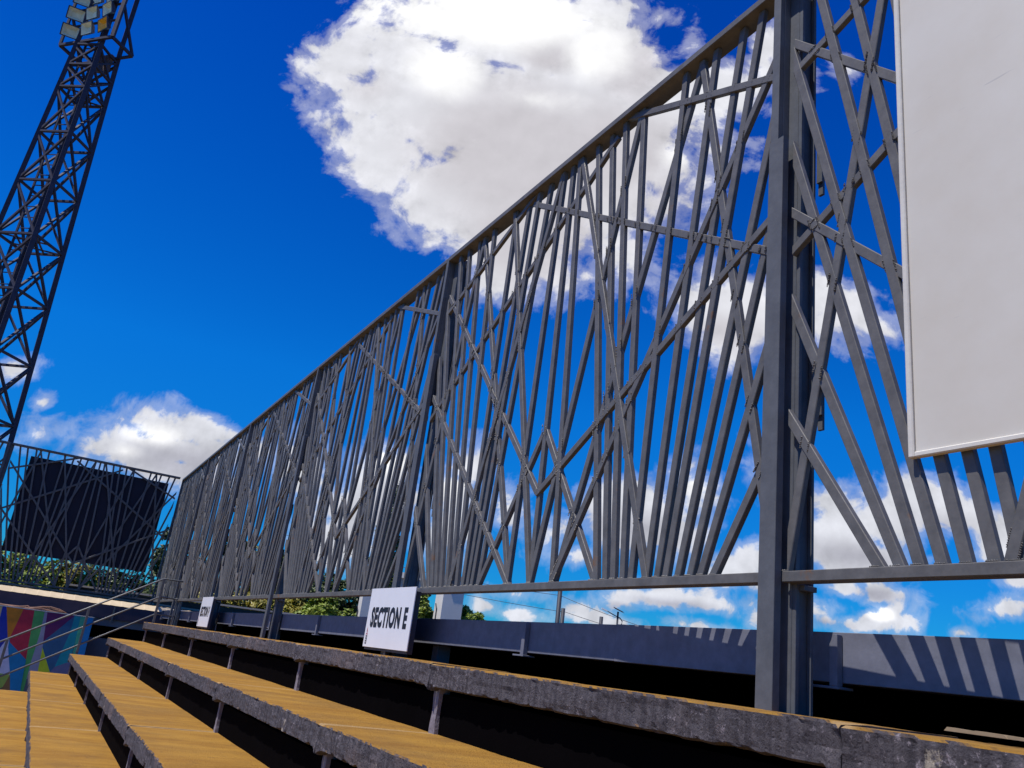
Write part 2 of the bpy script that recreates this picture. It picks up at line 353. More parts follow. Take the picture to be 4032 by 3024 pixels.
# ------------------------------------------------------------------ stepped concrete benches
RISE, RUN, TH = .35, .548, .12
JO = [15.12 - 2.65 * i for i in range(9)]
def slab_mesh(k, j):
    """one precast slab, centred on its own x; real chipped edges"""
    L = 2.65; depth = .70 if k else .49
    near = j >= 3
    nx = 170 if near else 80
    prof = [(-depth, -TH), (-.02, -TH)] + [(0, -TH + .008)] + [(0, -TH + TH * i / 7) for i in range(1, 7)] + [(0, -.007), (-.006, 0)] + [(-.02 - (depth - .02) * (i / 9) ** 1.6, 0) for i in range(0, 10)]
    vs = []; n = len(prof); seed = k * 37.7 + j * 11.3
    for i in range(nx + 1):
        x = -L / 2 + .003 + (L - .006) * i / nx
        for jj, (v, z) in enumerate(prof):
            q = Vector((x * 1.0 + seed, v * 3, z * 3))
            front = max(0., 1 + v / .10)
            a = noise.noise(q * 3.1) * .006 + noise.noise(q * 11) * .004 + noise.noise(q * 34) * .0022
            chip = max(0., noise.noise(Vector((x * 9 + seed, z * 20, 5.1))) - .25) * .030 + max(0., noise.noise(Vector((x * 31 + seed, z * 40, 8.1))) - .2) * .016
            edge = 1. if (z > -.03 or z < -TH + .03) else .45
            dv = (a - chip * edge) * front
            dz = 0.
            if z >= -.0001: dz = noise.noise(Vector((x * 2.3 + seed, v * 1.2, 0))) * .004 + noise.noise(Vector((x * 19 + seed, v * 5, 2))) * .0013 - chip * .5 * front
            elif z <= -TH + .01: dz = chip * .9 * front * (1 if v > -.05 else 0) + noise.noise(Vector((x * 13 + seed, 0, 9))) * .003
            e = max(0., (abs(x) - (L / 2 - .07)) / .07)                # lumps of mortar at each joint
            if z < -.005 and v > -.03: dv += e * (.010 + .012 * noise.noise(Vector((x * 20 + seed, z * 25, 3)))); 
            if z <= -TH + .01 and v > -.05: dz -= e * .022
            vs.append((x, v + dv, z + dz))
    fs = []
    for i in range(nx):
        for jj in range(n):
            a0 = i * n + jj; a1 = i * n + (jj + 1) % n
            fs.append((a0, a1, a1 + n, a0 + n))
    fs.append(tuple(range(n - 1, -1, -1))); fs.append(tuple(nx * n + q for q in range(n)))
    m = MB(); m.add(vs, fs); return m
def fin_mesh(k, j):
    m = MB(); h = RISE - TH; sd = k * 7.1 + j * 3.3
    vs = []; fs = []; N = 9
    for i in range(N + 1):
        t = i / N; z = -TH - .004 - (h - .002) * t
        w = .033 + .008 * abs(2 * t - 1) ** 2 + .004 * noise.noise(Vector((sd, t * 6, 0)))
        y = -.045 + .004 * noise.noise(Vector((sd, t * 5, 4)))
        vs += [(-w, -.105, z), (-w, y, z), (w, y - .004, z), (w, -.105, z)]
    for i in range(N):
        for q in range(4): fs.append((i * 4 + q, i * 4 + (q + 1) % 4, i * 4 + 4 + (q + 1) % 4, i * 4 + 4 + q))
    fs += [(0, 1, 2, 3), (N * 4 + 3, N * 4 + 2, N * 4 + 1, N * 4)]
    return m.add(vs, fs)
ROWL = ['topmost concrete bench row, right under the steel fence', 'second concrete bench row from the top, its ochre tread below the topmost row', 'third concrete bench row from the top, between the second and fourth rows',
        'fourth concrete bench row from the top, its chipped riser seen end on at the left', 'fifth concrete bench row, only its ochre tread seen in the lower left corner', 'sixth concrete bench row, low in front of the fifth row', 'seventh concrete bench row, above the lowest row', 'lowest concrete bench row, on the ground']
SLC = {}
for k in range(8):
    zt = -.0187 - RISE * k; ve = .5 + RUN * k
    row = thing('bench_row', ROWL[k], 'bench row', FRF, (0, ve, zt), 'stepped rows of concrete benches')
    for j in range(8):
        uc = (JO[j] + JO[j + 1]) / 2
        near = k < 5
        s_ = slab_mesh(k, j).build('seat_slab', CONC, row, smooth=False) if near or j == 0 else None
        if s_ is None:
            s_ = SLC[j].copy(); COL.objects.link(s_); s_.parent = row
        elif k == 4: SLC[j] = s_
        s_.location = (uc, 0, 0)
        if k == 0:                                    # the nearest slabs have settled a little
            s_.location = (uc, 0, [0, 0, 0, .0, -.001, -.005, -.012, -.016][j])
    for j in range(9):
        fn_ = fin_mesh(k, j).build('support_fin', FIN, row)
        fn_.location = (JO[j] - (.032 if j == 0 else 0), 0, 0)
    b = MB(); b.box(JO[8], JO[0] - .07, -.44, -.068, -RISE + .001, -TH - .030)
    b.build('shade_backing', VOIDM, row)  # near-black sheet in place of the shaded hollow under the slab
    if k:                                             # end cheek of the row
        c = MB(); c.box(JO[0] - .07, JO[0] - .008, -.60, -.45, -RISE * .9, -TH - .003); c.build('end_cheek', FIN, row)
# fill, black backing for the shaded gap, unseen deck added to block sun
st = MB(); st.box(-7.5, 18.9, -1.6, .005, -3.2, -.42); st.box(-9.5, 18.9, -1.62, -1.2, -.419, .19); st.add([(x, v + dy, z) for z in (.205, .235) for (x, v) in ((-9.5, -.86), (-3.93, -.555), (-.03, -.37), (1.15, -.318), (18.9, -.315)) for dy in (0, None) for dy in ([0] if dy == 0 else [-1.62 - v])], [(2*i, 2*i+1, 2*i+3, 2*i+2) for i in range(4)] + [(10+2*i, 12+2*i, 13+2*i, 11+2*i) for i in range(4)] + [(2*i, 2*i+2, 12+2*i, 10+2*i) for i in range(4)] + [(1+2*i, 11+2*i, 13+2*i, 3+2*i) for i in range(4)] + [(0, 10, 11, 1), (8, 9, 19, 18)]); st.build('gap_backing', VOIDM).location = (0, 0, 0)
rw = bpy.data.objects['gap_backing']; tag(rw, 'black backing added for the shaded gap below and behind the topmost bench row', 'wall', FRF, (0, 0, 0))

# ------------------------------------------------------------------ fence: posts and welded panels
BARS = [(1.723,3.271,.754,.498),(.562,3.308,.003,.651),(3.172,3.289,2.084,.498),(2.64,3.238,1.817,.491),(3.727,2.971,1.851,1.019),(1.838,1.412,1.188,.494),(3.737,2.052,2.097,.498),(1.858,2.969,.02,1.902),(1.003,3.257,.015,2.854),(3.726,2.803,2.656,3.223),(3.711,1.868,1.858,2.97),(1.847,1.006,.034,2.066),(1.12,3.249,1.811,.494),(.585,3.282,1.556,.5),(1.563,.496,.012,2.971),(2.456,.497,1.849,1.393),(3.604,3.266,3.021,.5),(3.451,3.283,2.936,.498),(3.266,3.283,2.863,.496),(3.002,3.297,2.772,.494),(2.653,3.209,2.683,.492),(2.461,3.288,2.622,.496),(2.314,3.233,2.544,.494),(2.173,3.166,2.467,.498),(1.991,3.286,2.875,.497),(1.984,3.076,2.081,.498),(1.864,3.02,1.817,.491),(1.746,2.964,1.57,.496),(1.565,3.306,1.159,.501),(1.416,3.295,1.086,.499),(1.262,3.276,1.006,.496),(1.087,3.286,.937,.494),(.703,3.233,.858,.492),(.454,3.327,.747,.492),(.265,3.284,.674,.49),(.124,3.281,.604,.487),(-.013,2.782,.527,.486),(.034,2.05,.451,.485),(.02,1.464,.375,.487),(.013,.962,.299,.487),(3.708,2.798,3.103,.5),(3.707,2.276,3.186,.501),(3.717,1.571,3.263,.5),(3.709,1.063,3.342,.504),(3.183,3.279,3.734,.516)]
PW = 3.83; XL = PW - .10; BW = .040; BD = .028
ZT, ZBT = 3.335, .478
def clip(poly, ax, val, keep_gt):
    out = []
    for i in range(len(poly)):
        a, b = poly[i], poly[(i + 1) % len(poly)]
        ia = (a[ax] > val) == keep_gt; ib = (b[ax] > val) == keep_gt
        if ia: out.append(a)
        if ia != ib:
            t = (val - a[ax]) / (b[ax] - a[ax]); out.append((a[0] + (b[0] - a[0]) * t, a[1] + (b[1] - a[1]) * t))
    return out
BARMESH = []
for i, (x0, z0, x1, z1) in enumerate(BARS):
    p = Vector((x0, z0)); q = Vector((x1, z1)); d = (q - p).normalized(); n = Vector((-d.y, d.x)) * BW / 2
    def free(pt): return pt[1] > 2.93 or pt[1] < .60 or pt[0] > 3.6 or pt[0] < .10
    if free(p): p = p - d * .6
    if free(q): q = q + d * .6
    poly = [tuple(p + n), tuple(q + n), tuple(q - n), tuple(p - n)]
    for ax, val, kg in ((1, ZT, False), (1, ZBT - .002, True), (0, XL, False), (0, .001, True)): poly = clip(poly, ax, val, kg)
    yo = -.0003 * ((i * 17) % 45)
    m = MB().prism(poly, yo - BD, yo)
    m.v = [(x, y, z - .43) for x, y, z in m.v]
    BARMESH.append(m.mesh('bar', STEEL, bevel=.0028))
wb = MB(); wr = random.Random(4)
def blob(x, y, z, r):
    wb.add([(x + r, y, z), (x - r, y, z), (x, y + r, z), (x, y - r, z), (x, y, z + r), (x, y, z - r)], [(0, 2, 4), (2, 1, 4), (1, 3, 4), (3, 0, 4), (2, 0, 5), (1, 2, 5), (3, 1, 5), (0, 3, 5)])
for i in range(len(BARS)):
    p = Vector(BARS[i][:2]); d1 = (Vector(BARS[i][2:]) - p); L1 = d1.length; d1n = d1 / L1
    for j in range(i + 1, len(BARS)):
        q = Vector(BARS[j][:2]); d2 = Vector(BARS[j][2:]) - q; L2 = d2.length; d2n = d2 / L2
        cr = d1n.x * d2n.y - d1n.y * d2n.x
        if abs(cr) < .04: continue
        w_ = q - p; t1 = (w_.x * d2n.y - w_.y * d2n.x) / cr; t2 = (w_.x * d1n.y - w_.y * d1n.x) / cr
        if not (0 < t1 < L1 and 0 < t2 < L2): continue
        c = p + d1n * t1; ln = min(.10, BW / abs(cr) * .5)
        for sgn in (-1, 1):
            nrm = Vector((-d2n.y, d2n.x)) * sgn * BW / 2; k2 = -ln
            while k2 < ln:
                pt = c + nrm + d2n * k2
                if XL > pt.x > 0 and ZBT < pt.y < ZT and abs((pt - p).x * d1n.y - (pt - p).y * d1n.x) < BW * .62: blob(pt.x, -.003 - .010 * wr.random() * 0, pt.y - .43, .0030 + .0032 * wr.random())
                k2 += .007
for (x0, z0, x1, z1) in BARS:
    if z1 < .53:
        for k2 in range(5): blob(x1 + (k2 - 2) * .008, -.002, ZBT - .43 + .002, .003 + .003 * wr.random())
WELD = wb.mesh('weld_beads', STEEL)
FRAME = MB().box(.0005, XL + .055, -.085, .034, ZT - .429, ZT - .387).mesh('top_rail', STEEL, bevel=.003)
LOWRAIL = MB().box(.0005, XL + .01, -.062, .006, .006, .047).mesh('bottom_rail', STEEL, bevel=.003)
def fence_panel(root, x, width):
    t = bpy.data.objects.new('panel', FRAME); COL.objects.link(t); t.parent = root; t.location = (x, 0, .43); t.scale = (width / PW, 1, 1)
    lr = bpy.data.objects.new('bottom_rail', LOWRAIL); COL.objects.link(lr); lr.parent = t
    wo_ = bpy.data.objects.new('weld_beads', WELD); COL.objects.link(wo_); wo_.parent = t
    for me in BARMESH:
        o = bpy.data.objects.new('bar', me); COL.objects.link(o); o.parent = t
def fence_post(root, u, base, plates=True):
    top = 3.378 - base
    t = MB().box(-.098, -.030, -.135, -.040, 0, top).build('post', STEELP, root, bevel=.003); t.location = (u, 0, base)
    f_ = MB().box(-.085, -.0005, .000, .038, 0, 2.44 - base); f_.box(-.045, -.0005, .0005, .030, 2.441 - base, top); f_.box(-.045, -.0005, -.0395, .0, 2.0 - base, top - .001)
    f_.build('front_plate', STEELP, t, bevel=.002)
    fl = MB().box(-.118, -.0985, -.062, -.042, .0, top); fl.box(-.1185, -.099, -.137, -.121, .0, top); fl.build('flange', STEELP, t, bevel=.002)
    if plates:
        for zz in (2.36, 1.25):
            pl = MB().box(-.150, -.1195, -.150, -.139, zz - .12 - base, zz + .05 - base); pl.box(-.145, -.12, -.165, -.1505, zz - .18 - base, zz - .02 - base)
            pl.build('splice_plate', STEELP, t, bevel=.001)
        MB().box(-.140, -.02, -.13, -.062, .415 - base, .435 - base).build('rail_bracket', STEELP, t, bevel=.001)
US = [0, 3.87, 7.82, 11.70, 15.62, 19.18]
lf = thing('steel_fence', 'long tall fence of crossing grey steel bars running above the topmost bench row', 'fence', FRF, (0, 0, 0), 'fences of crossing steel bars')
fence_panel(lf, -3.87, 3.87)
for a, b in zip(US[:-1], US[1:]): fence_panel(lf, a, b - a)
for u in US: fence_post(lf, u, -.42)
fence_post(lf, -3.87, -.42, False)
ef = thing('steel_fence', 'fence of crossing dark steel bars across the far end, in front of the black screen', 'fence', FRS, (0, 0, 0), 'fences of crossing steel bars')
fence_panel(ef, 0., 3.66); fence_panel(ef, 3.70, 3.66); fence_post(ef, 3.70, -3.2, False)

# cream board on the near panel, black screen on the far one
bd = thing('notice_board', 'blank scratched cream board fixed to the fence at the right edge', 'board', FRF, (-3.266, 0, .828), None)
MB().box(0, 2.585, .004, .020, .02, 2.25).build('panel', BOARD, bd, bevel=.002)
fr_ = MB(); fr_.box(2.586, 2.608, .003, .030, .0, 2.27); fr_.box(-.02, 2.5855, .003, .030, .0, .0195); fr_.box(-.02, 2.5855, .003, .030, 2.2505, 2.27); fr_.box(-.042, -.0205, .003, .030, .0, 2.27)
fr_.build('frame', TRIM, bd, bevel=.004)
sc = MB(); sc.box(0, 2.98, -.03, 0, 0, 2.12); sc = sc.build('screen', SCREENM, None, bevel=.003)
tag(sc, 'big black screen hung behind the bars of the far end fence', 'screen', FRS, (.22, -.055, 1.06))

# ------------------------------------------------------------------ slate steel beam behind the posts
bm_ = thing('steel_beam', 'long slate blue steel beam running behind the fence posts under the fence', 'beam', FRF, (0, 0, .10))
BP = [(-7.5, -.56), (-3.93, -.39), (-.03, -.205), (1.15, -.153)] + [(u, -.150) for u in US[1:]] + [(21.0, -.150)]
def beam_v(u):
    for (a, va), (b, vb) in zip(BP[:-1], BP[1:]):
        if a <= u <= b: return va + (vb - va) * (u - a) / (b - a)
    return -.15
for i in range(len(BP) - 1):
    (a, va), (b, vb) = BP[i], BP[i + 1]
    h = .184 - .002 * i; e = 0.0015 * (i % 2)
    s_ = MB(); vs = [(x, v + dy, z) for z in (e, h) for (x, v) in ((a, va - e), (b, vb - e)) for dy in (0, -.16)]
    s_.add(vs, [(0, 1, 3, 2), (4, 6, 7, 5), (0, 2, 6, 4), (1, 5, 7, 3), (0, 4, 5, 1), (2, 3, 7, 6)])
    s_.build('beam_segment', BEAM, bm_, bevel=.002)
for u in [-3.9, -1.95, -.17, 2.02, 3.95, 6.20, 8.15, 10.4, 12.3, 14.2, 16.2, 18]:
    v = beam_v(u); b = MB(); b.prism([(u - .018, -.012), (u + .018, -.012), (u + .018, .135), (u - .002, .172), (u - .018, .172)], v + .0005, v + .030)
    b.prism([(u - .024, -.022), (u + .10, -.022), (u + .10, -.0125), (u - .024, -.0125)], v - .05, v + .032)
    b.build('bracket', BEAM, bm_, bevel=.0015)
st2 = MB(); st2.box(3.4, 3.5, -.32, -.22, -.14, -.001); st2.box(8.30, 8.42, -.32, -.22, -.14, -.001); st2.box(11.95, 12.05, -.32, -.22, -.14, -.001); st2.build('stub', BEAM, bm_)
dbl = MB()
for i in range(9):
    u = -1.6 + i * .09; dbl.prism([(u, 0), (u + .10, 0), (u + .09, .008 + .006 * R.random()), (u + .01, .006 + .004 * R.random())], -.02 * R.random(), .02 + .03 * R.random())
tag(dbl.build('timber_strip', solid('weathered_timber', (.30, .22, .13))), 'weathered timber strip lying along the back of the topmost bench row', 'timber strip', FRF, (0, .05, -.012))

# ------------------------------------------------------------------ section signs
def text_mesh(txt, w, h, bold, mat_):
    cu = bpy.data.curves.new('lettering', 'FONT'); cu.body = txt; cu.offset = bold * 2.3; cu.space_character = 1.12; cu.extrude = .004; cu.resolution_u = 3
    o = bpy.data.objects.new('lettering_tmp', cu); COL.objects.link(o)
    bpy.context.view_layer.update()
    me = bpy.data.meshes.new_from_object(o.evaluated_get(bpy.context.evaluated_depsgraph_get())); bpy.data.objects.remove(o)
    co = np.empty(len(me.vertices) * 3); me.vertices.foreach_get('co', co); co = co.reshape(-1, 3)
    mn, mx = co.min(0), co.max(0)
    out = np.empty_like(co)
    out[:, 0] = -((co[:, 0] - mn[0]) / (mx[0] - mn[0]) - .5) * w      # reads left to right for a viewer on the seating side
    out[:, 2] = ((co[:, 1] - mn[1]) / (mx[1] - mn[1]) - .5) * h
    out[:, 1] = np.where(co[:, 2] > (mn[2] + mx[2]) / 2, .0012, 0.)
    me.vertices.foreach_set('co', out.reshape(-1)); me.materials.clear(); me.materials.append(mat_)
    me.update()
    return me
def section_sign(letter, u, v, z, label):
    t = thing('section_sign', label, 'sign', FRF, (u, v, z), 'section signs on the fence posts')
    W_, H_ = .905, .445
    MB().box(-W_ / 2, W_ / 2, -.008, 0, 0, H_).build('sign_board', SIGNW, t, bevel=.001)
    MB().box(-W_ / 2 + .01, W_ / 2 - .02, -.05, -.0085, -.018, H_ - .03).build('backing_box', DARKST, t)
    l = bpy.data.objects.new('lettering', text_mesh('SECTION ' + letter, .74, .155, .022, SIGNB)); COL.objects.link(l); l.parent = t; l.location = (-.005, .0008, .225)
    lg = MB()                                           # slim upright emblem in the lower corner
    x = W_ / 2 - .052
    lg.prism([(x - .016, .022), (x + .016, .022), (x + .016, .085), (x - .016, .085)], .0006, .0014, 0)
    lg.prism([(x - .016, .0855), (x + .016, .0855), (x + .008, .118), (x + .0, .150), (x - .008, .118)], .0006, .0014, 1)
    for i in range(5): lg.prism([(x - .006, .030 + i * .018), (x + .006, .030 + i * .018), (x + .006, .040 + i * .018), (x - .006, .040 + i * .018)], .0015, .0020, 2)
    lg.build('emblem', [SIGNB, SIGNR, SIGNW], t)
    MB().box(-.02, .02, -.045, -.015, -.07, -.0185).build('stub_leg', DARKST, t)
    return t
section_sign('E', 3.70, .09, .025, 'white SECTION E sign, the nearer and larger of the two section signs')
section_sign('F', 11.47, .09, .025, 'white section sign farther along the fence, small in the photo, near the far handrail')

# ------------------------------------------------------------------ handrail at the row ends
hr = thing('handrail', 'steel handrail with three rails sloping down beside the far ends of the bench rows', 'handrail', FRF, (15.2, 0, 0))
def hb(pts, r, nm): MB().tube([(0, v, z) if len(q_) == 2 else q_ for q_ in pts for v, z in [(q_[0], q_[1])] if True] if False else [(q_[0], q_[1], q_[2]) for q_ in pts], r, 8).build(nm, RAILM, hr, smooth=True)
for dz in (0, -.34, -.66):
    hb([(0, -.05, .81 + dz), (0, .34, .81 + dz), (0, 5.4, .81 + dz - 5.06 * .612)], .017, 'rail')
for v, zt_, zb in ((.34, .815, -.03), (-.05, .815, -.02), (1.49, .10, -.71), (2.63, -.60, -1.42), (3.8, -1.31, -2.1), (5.0, -2.05, -3.1)):
    MB().box(-.022, .022, v - .022, v + .022, zb, zt_).build('post', RAILM, hr, bevel=.003)
MB().box(-.30, -.28, .05, .075, -.03, .47).build('post', RAILM, hr)
hb([(-.29, .06, .47), (0, .06, .47)], .012, 'rail')

# ------------------------------------------------------------------ far end: painted wall, low building, walls
MUR = {'tan':((.46,.26,.10),[(3.4,-.07),(2.81,-.08),(2.8,-.27),(2.82,-.71),(3.4,-.71)]),
'blue':((.006,.016,.16),[(2.81,-.08),(2.74,-.08),(2.56,-.65),(2.63,-.86),(2.72,-1.06),(2.82,-.71),(2.8,-.27)]),
'orange':((.55,.11,.004),[(2.74,-.08),(2.43,-.08),(2.52,-.67),(2.55,-.67)]),
'red':((.30,.012,.022),[(2.43,-.08),(2.23,-.08),(2.12,-1.03),(2.49,-.74),(2.52,-.67)]),
'green':((.055,.20,.045),[(2.23,-.08),(2.04,-.08),(2.01,-.51),(2.02,-1.03),(2.0,-1.67),(2.05,-1.67),(2.07,-1.52),(2.12,-1.03)]),
'grey':((.19,.16,.18),[(2.04,-.08),(1.99,-.08),(1.91,-.65),(1.89,-.77),(1.85,-1.2),(1.84,-1.37),(2.01,-1.39),(2.02,-1.03),(2.01,-.51)]),
'purple':((.085,.008,.045),[(1.99,-.08),(1.47,-.08),(1.91,-.65)]),
'yellow':((.60,.38,.008),[(1.89,-.77),(1.63,-1.22),(1.85,-1.24)]),
'slate':((.022,.065,.11),[(1.47,-.08),(1.47,-.44),(1.52,-.76),(1.57,-1.11),(1.63,-1.22),(1.89,-.77),(1.91,-.65)]),
'teal':((.006,.16,.16),[(1.47,-.08),(1.36,-.08),(1.33,-.53),(1.32,-.98),(1.57,-1.11),(1.52,-.76),(1.47,-.44)]),
'leaf':((.045,.24,.12),[(1.36,-.08),(1.24,-.08),(1.24,-.57),(1.24,-.84),(1.3,-.9),(1.33,-.53)]),
'sky':((.008,.12,.24),[(1.24,-.08),(1.11,-.08),(1.09,-.81),(1.07,-1.03),(1.25,-1.05),(1.24,-.84),(1.24,-.57)]),
'dusk':((.10,.085,.13),[(1.32,-.98),(1.25,-1.05),(1.31,-1.24),(1.63,-1.22),(1.57,-1.11)]),
'pale':((.36,.30,.33),[(2.55,-.67),(2.52,-.67),(2.5,-.83),(2.32,-1.34),(2.64,-1.33),(2.72,-1.06),(2.63,-.86)]),
'sea':((.004,.11,.20),[(2.49,-.74),(2.12,-1.03),(2.07,-1.52),(2.05,-1.67),(2.22,-1.69),(2.32,-1.34),(2.5,-.83),(2.52,-.67)]),
'olive':((.20,.24,.035),[(2.64,-1.33),(2.32,-1.34),(2.38,-1.58),(2.53,-1.69),(3.4,-1.69),(3.4,-1.33)]),
'brown':((.16,.07,.02),[(2.32,-1.34),(2.22,-1.69),(2.44,-1.71),(2.38,-1.58)])}
mw = thing('mural_wall', 'wall painted with bright geometric facets of orange, red, green, teal and yellow', 'mural wall', FRS, (1.1, 1.2, -3.2))
MB().box(0, 5.0, -.25, -.004, 0, 3.125).build('wall', WALLG, mw)
MB().box(-.01, 5.0, -.26, .008, 3.126, 3.140).build('coping', WALLW, mw)
mm = MB(); mts = []
for i, (nm, (c, poly)) in enumerate(MUR.items()):
    mts.append(solid('mural_' + nm, tuple(min(.85, v * 2.4 + .006) for v in c))); mm.prism([(x - 1.1, z + 3.2) for x, z in poly], -.0035, .0002 * i + .0005, i)
mm.build('painted_facets', mts, mw)
lb = thing('low_building', 'low grey building with a beige sheet roof and plum fascia beyond the painted wall', 'building', FRS, (-4.2, .7, -3.2))
rf = MB(); n = 90
for i in range(n):
    x0, x1 = i * .12, (i + 1) * .12; z = .005 if i % 2 else 0.
    rf.add([(x0, 0, 3.43), (x1 - .02, 0, 3.43 + z), (x1 - .02, -.34, 3.545 + z), (x0, -.34, 3.545), (x1, 0, 3.43), (x1, -.34, 3.545)], [(0, 1, 2, 3), (1, 4, 5, 2)])
rf.build('roof_sheet', ROOFM, lb)
MB().box(0, 10.8, -.05, -.004, 3.14, 3.425).build('fascia', FASCIA, lb)
MB().box(0, 10.8, -.36, -.051, 2.99, 3.42).box(0, 10.8, -.36, -.10, 0, 2.73).build('wall', WALLG, lb)
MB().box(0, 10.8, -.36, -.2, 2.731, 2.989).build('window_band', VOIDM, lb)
MB().box(4.9, 4.93, -.01, .02, 3.08, 3.40).build('downpipe', RAILM, lb)
cb_ = MB()
cp = [(2.88,-.02),(2.61,-.04),(2.37,.01),(2.32,-.03),(2.18,.01),(2.1,.03),(1.95,.045),(1.79,.02),(1.64,-.035),(1.74,-.045),(1.93,-.03),(2.06,0.),(2.17,-.02),(2.32,-.04),(2.5,-.02),(2.8,-.03),(3.2,-.02)]
cb_.tube([(x, .02 * math.sin(i * 2.1), z + .03) for i, (x, z) in enumerate(cp)], .013, 6)
cb_.tube([(x + .05, -.03 + .02 * math.cos(i * 1.7), z * .6 + .022) for i, (x, z) in enumerate(cp[3:])], .012, 6)
tag(cb_.build('cable_coil', CABLEM, None, smooth=True), 'loose brown cable coiled on top of the painted wall', 'cable', FRS, (0, 1.07, -.045))
w1 = MB(); w1.box(-8.5, 8, -1.2, -.9, -3.2, .30, 0); w1.box(-8.5, 8, -1.22, -.88, .301, .345, 1)
tag(w1.build('boundary_wall', [BROWN, WALLB]), 'low brown boundary wall with a pale coping under the far end fence', 'wall', FRS, (0, .25, .08))
w2 = MB(); w2.bar((-10.5, 21.9, -1.2), (-4.25, 23.6, -1.2), .3, 3.6, mi=0); w2.bar((-10.5, 21.9, .625), (-4.25, 23.6, .66), .36, .045, mi=1)
tag(w2.build('garden_wall', [BROWN, WALLB]), 'brown garden wall with a beige top seen through the gap under the long fence', 'wall', FRW, (0, 0, 0))

# ------------------------------------------------------------------ cream building blocks, poles, wires, solar lamp
def block(name, label, x0, x1, y, z1, side, grp='cream concrete pylons'):
    t = thing(name, label, 'pylon', FRW, (x0, y, -Z0), grp)
    pl = [(0, 1.1), (side, 0), (x1 - x0, .25), (x1 - x0 - side, 1.35)]; H_ = z1 + Z0; w = .04
    m = MB(); m.add([(x, yy, z) for z in (0, H_) for x, yy in pl], [(0, 3, 2, 1), (4, 5, 6, 7), (0, 1, 5, 4), (1, 2, 6, 5), (2, 3, 7, 6), (3, 0, 4, 7)])
    m.build('shaft', WALLW, t)
    c = MB(); c.add([(x - .04 + .08 * (q in (1, 2)), yy - .05 + .1 * (q in (0, 3)), z) for z in (H_ + .002, H_ + .12) for q, (x, yy) in enumerate(pl)], [(0, 3, 2, 1), (4, 5, 6, 7), (0, 1, 5, 4), (1, 2, 6, 5), (2, 3, 7, 6), (3, 0, 4, 7)])
    c.build('cap', WALLB, t)
    MB().tube([(side * .35, .62, .4), (side * .35, .62, H_ - 1.0), (side * .35 - .05, .62, H_ - .8)], .02, 6).build('conduit', DKBLUE, t)
    return t
block('concrete_pylon', 'cream pylon seen just left of the SECTION E sign under the fence', -4.13, -3.2, 27.6, 2.15, .26)
block('concrete_pylon', 'cream pylon seen just right of the SECTION E sign under the fence', -1.62, -.66, 27.9, 2.55, .30)
bk = thing('far_building', 'beige building top with small brown windows behind the post of the SECTION E sign', 'building')
MB().box(-4.7, -3.0, 39.5, 44, -3.2, 3.35).build('wall', WALLB, bk)
MB().box(-4.75, -2.95, 39.4, 44.1, 3.351, 3.6).build('roof', WALLW, bk)
for x in (-4.4, -3.6): MB().box(x, x + .35, 39.46, 39.498, 2.95, 3.15).build('window', solid('brown_shutter', (.22, .12, .06)), bk)
def pole(label, x, y, z, lean=0, r=.14):
    o = MB().tube([(0, 0, 0), (lean, 0, z + Z0)], [r * 1.1, r], 8).build('utility_pole', DKBLUE, None, smooth=True)
    return tag(o, label, 'pole', FRW, (x, y, -Z0), 'utility poles beyond the fence')
pole('tallest dark utility pole leaning slightly beyond the beam', 5.38, 59.8, 5.75, -.10, .16)
pole('short dark pole right beside the tallest utility pole', 5.62, 59.7, 4.45, 0, .14)
pole('small dark pole between the tallest pole and the solar lamp', 8.29, 59.4, 4.2, 0, .13)
def wire(label, a, b, sag, r=.018):
    pts = [Vector(a).lerp(Vector(b), i / 14) - Vector((0, 0, sag * 4 * (i / 14) * (1 - i / 14))) for i in range(15)]
    tag(MB().tube(pts, r, 5).build('overhead_wire', DKBLUE), label, 'wire', FRW, (0, 0, 0), 'overhead wires')
wire('overhead wire running left from near the top of the tallest pole', (-16, 62, 7.4), (5.30, 59.8, 5.3), .5)
wire('overhead wire dropping right from near the top of the tallest pole', (5.30, 59.8, 5.3), (21, 52, 2.35), .6)
wire('lower overhead wire running left from the short pole', (-16, 62, 6.1), (5.6, 59.7, 4.2), .3)
wire('lower overhead wire running right from the short pole', (5.6, 59.7, 4.25), (21, 51, 2.25), .5)
wire('lowest wire at the small pole, nearly touching the beam', (4.6, 60, 2.75), (8.29, 59.4, 3.15), .0, .014)
sp = thing('solar_lamp', 'solar street lamp with a tilted panel and a curved lamp arm', 'street lamp', FRW, (7.05, 44.45, -Z0))
MB().tube([(0, 0, 0), (0, 0, 6.70)], [.06, .05], 8).build('pole', DKBLUE, sp, smooth=True)
pn = MB(); pn.add([(-.30, -.3, 6.86), (.20, -.3, 6.68), (.42, .3, 6.66), (-.08, .3, 6.84)], [(0, 1, 2, 3)]); pn.add([(-.30, -.3, 6.90), (.20, -.3, 6.72), (.42, .3, 6.70), (-.08, .3, 6.88)], [(3, 2, 1, 0)])
pn.add([(-.30, -.3, 6.86), (.20, -.3, 6.68), (.20, -.3, 6.72), (-.30, -.3, 6.90)], [(0, 1, 2, 3)]); pn.build('solar_panel', solid('solar_cell', (.05, .04, .05)), sp)
MB().tube([(.10, 0, 6.0), (.24, 0, 6.1), (.25, 0, 6.25), (.12, 0, 6.40), (-.05, 0, 6.45), (-.3, 0, 6.55), (-.55, 0, 6.66)], .028, 6).build('arm', DKBLUE, sp, smooth=True)
MB().prism([(-.88, 6.74), (-.86, 6.80), (-.56, 6.70), (-.58, 6.64)], -.08, .08).build('lamp_head', LAMPW, sp)

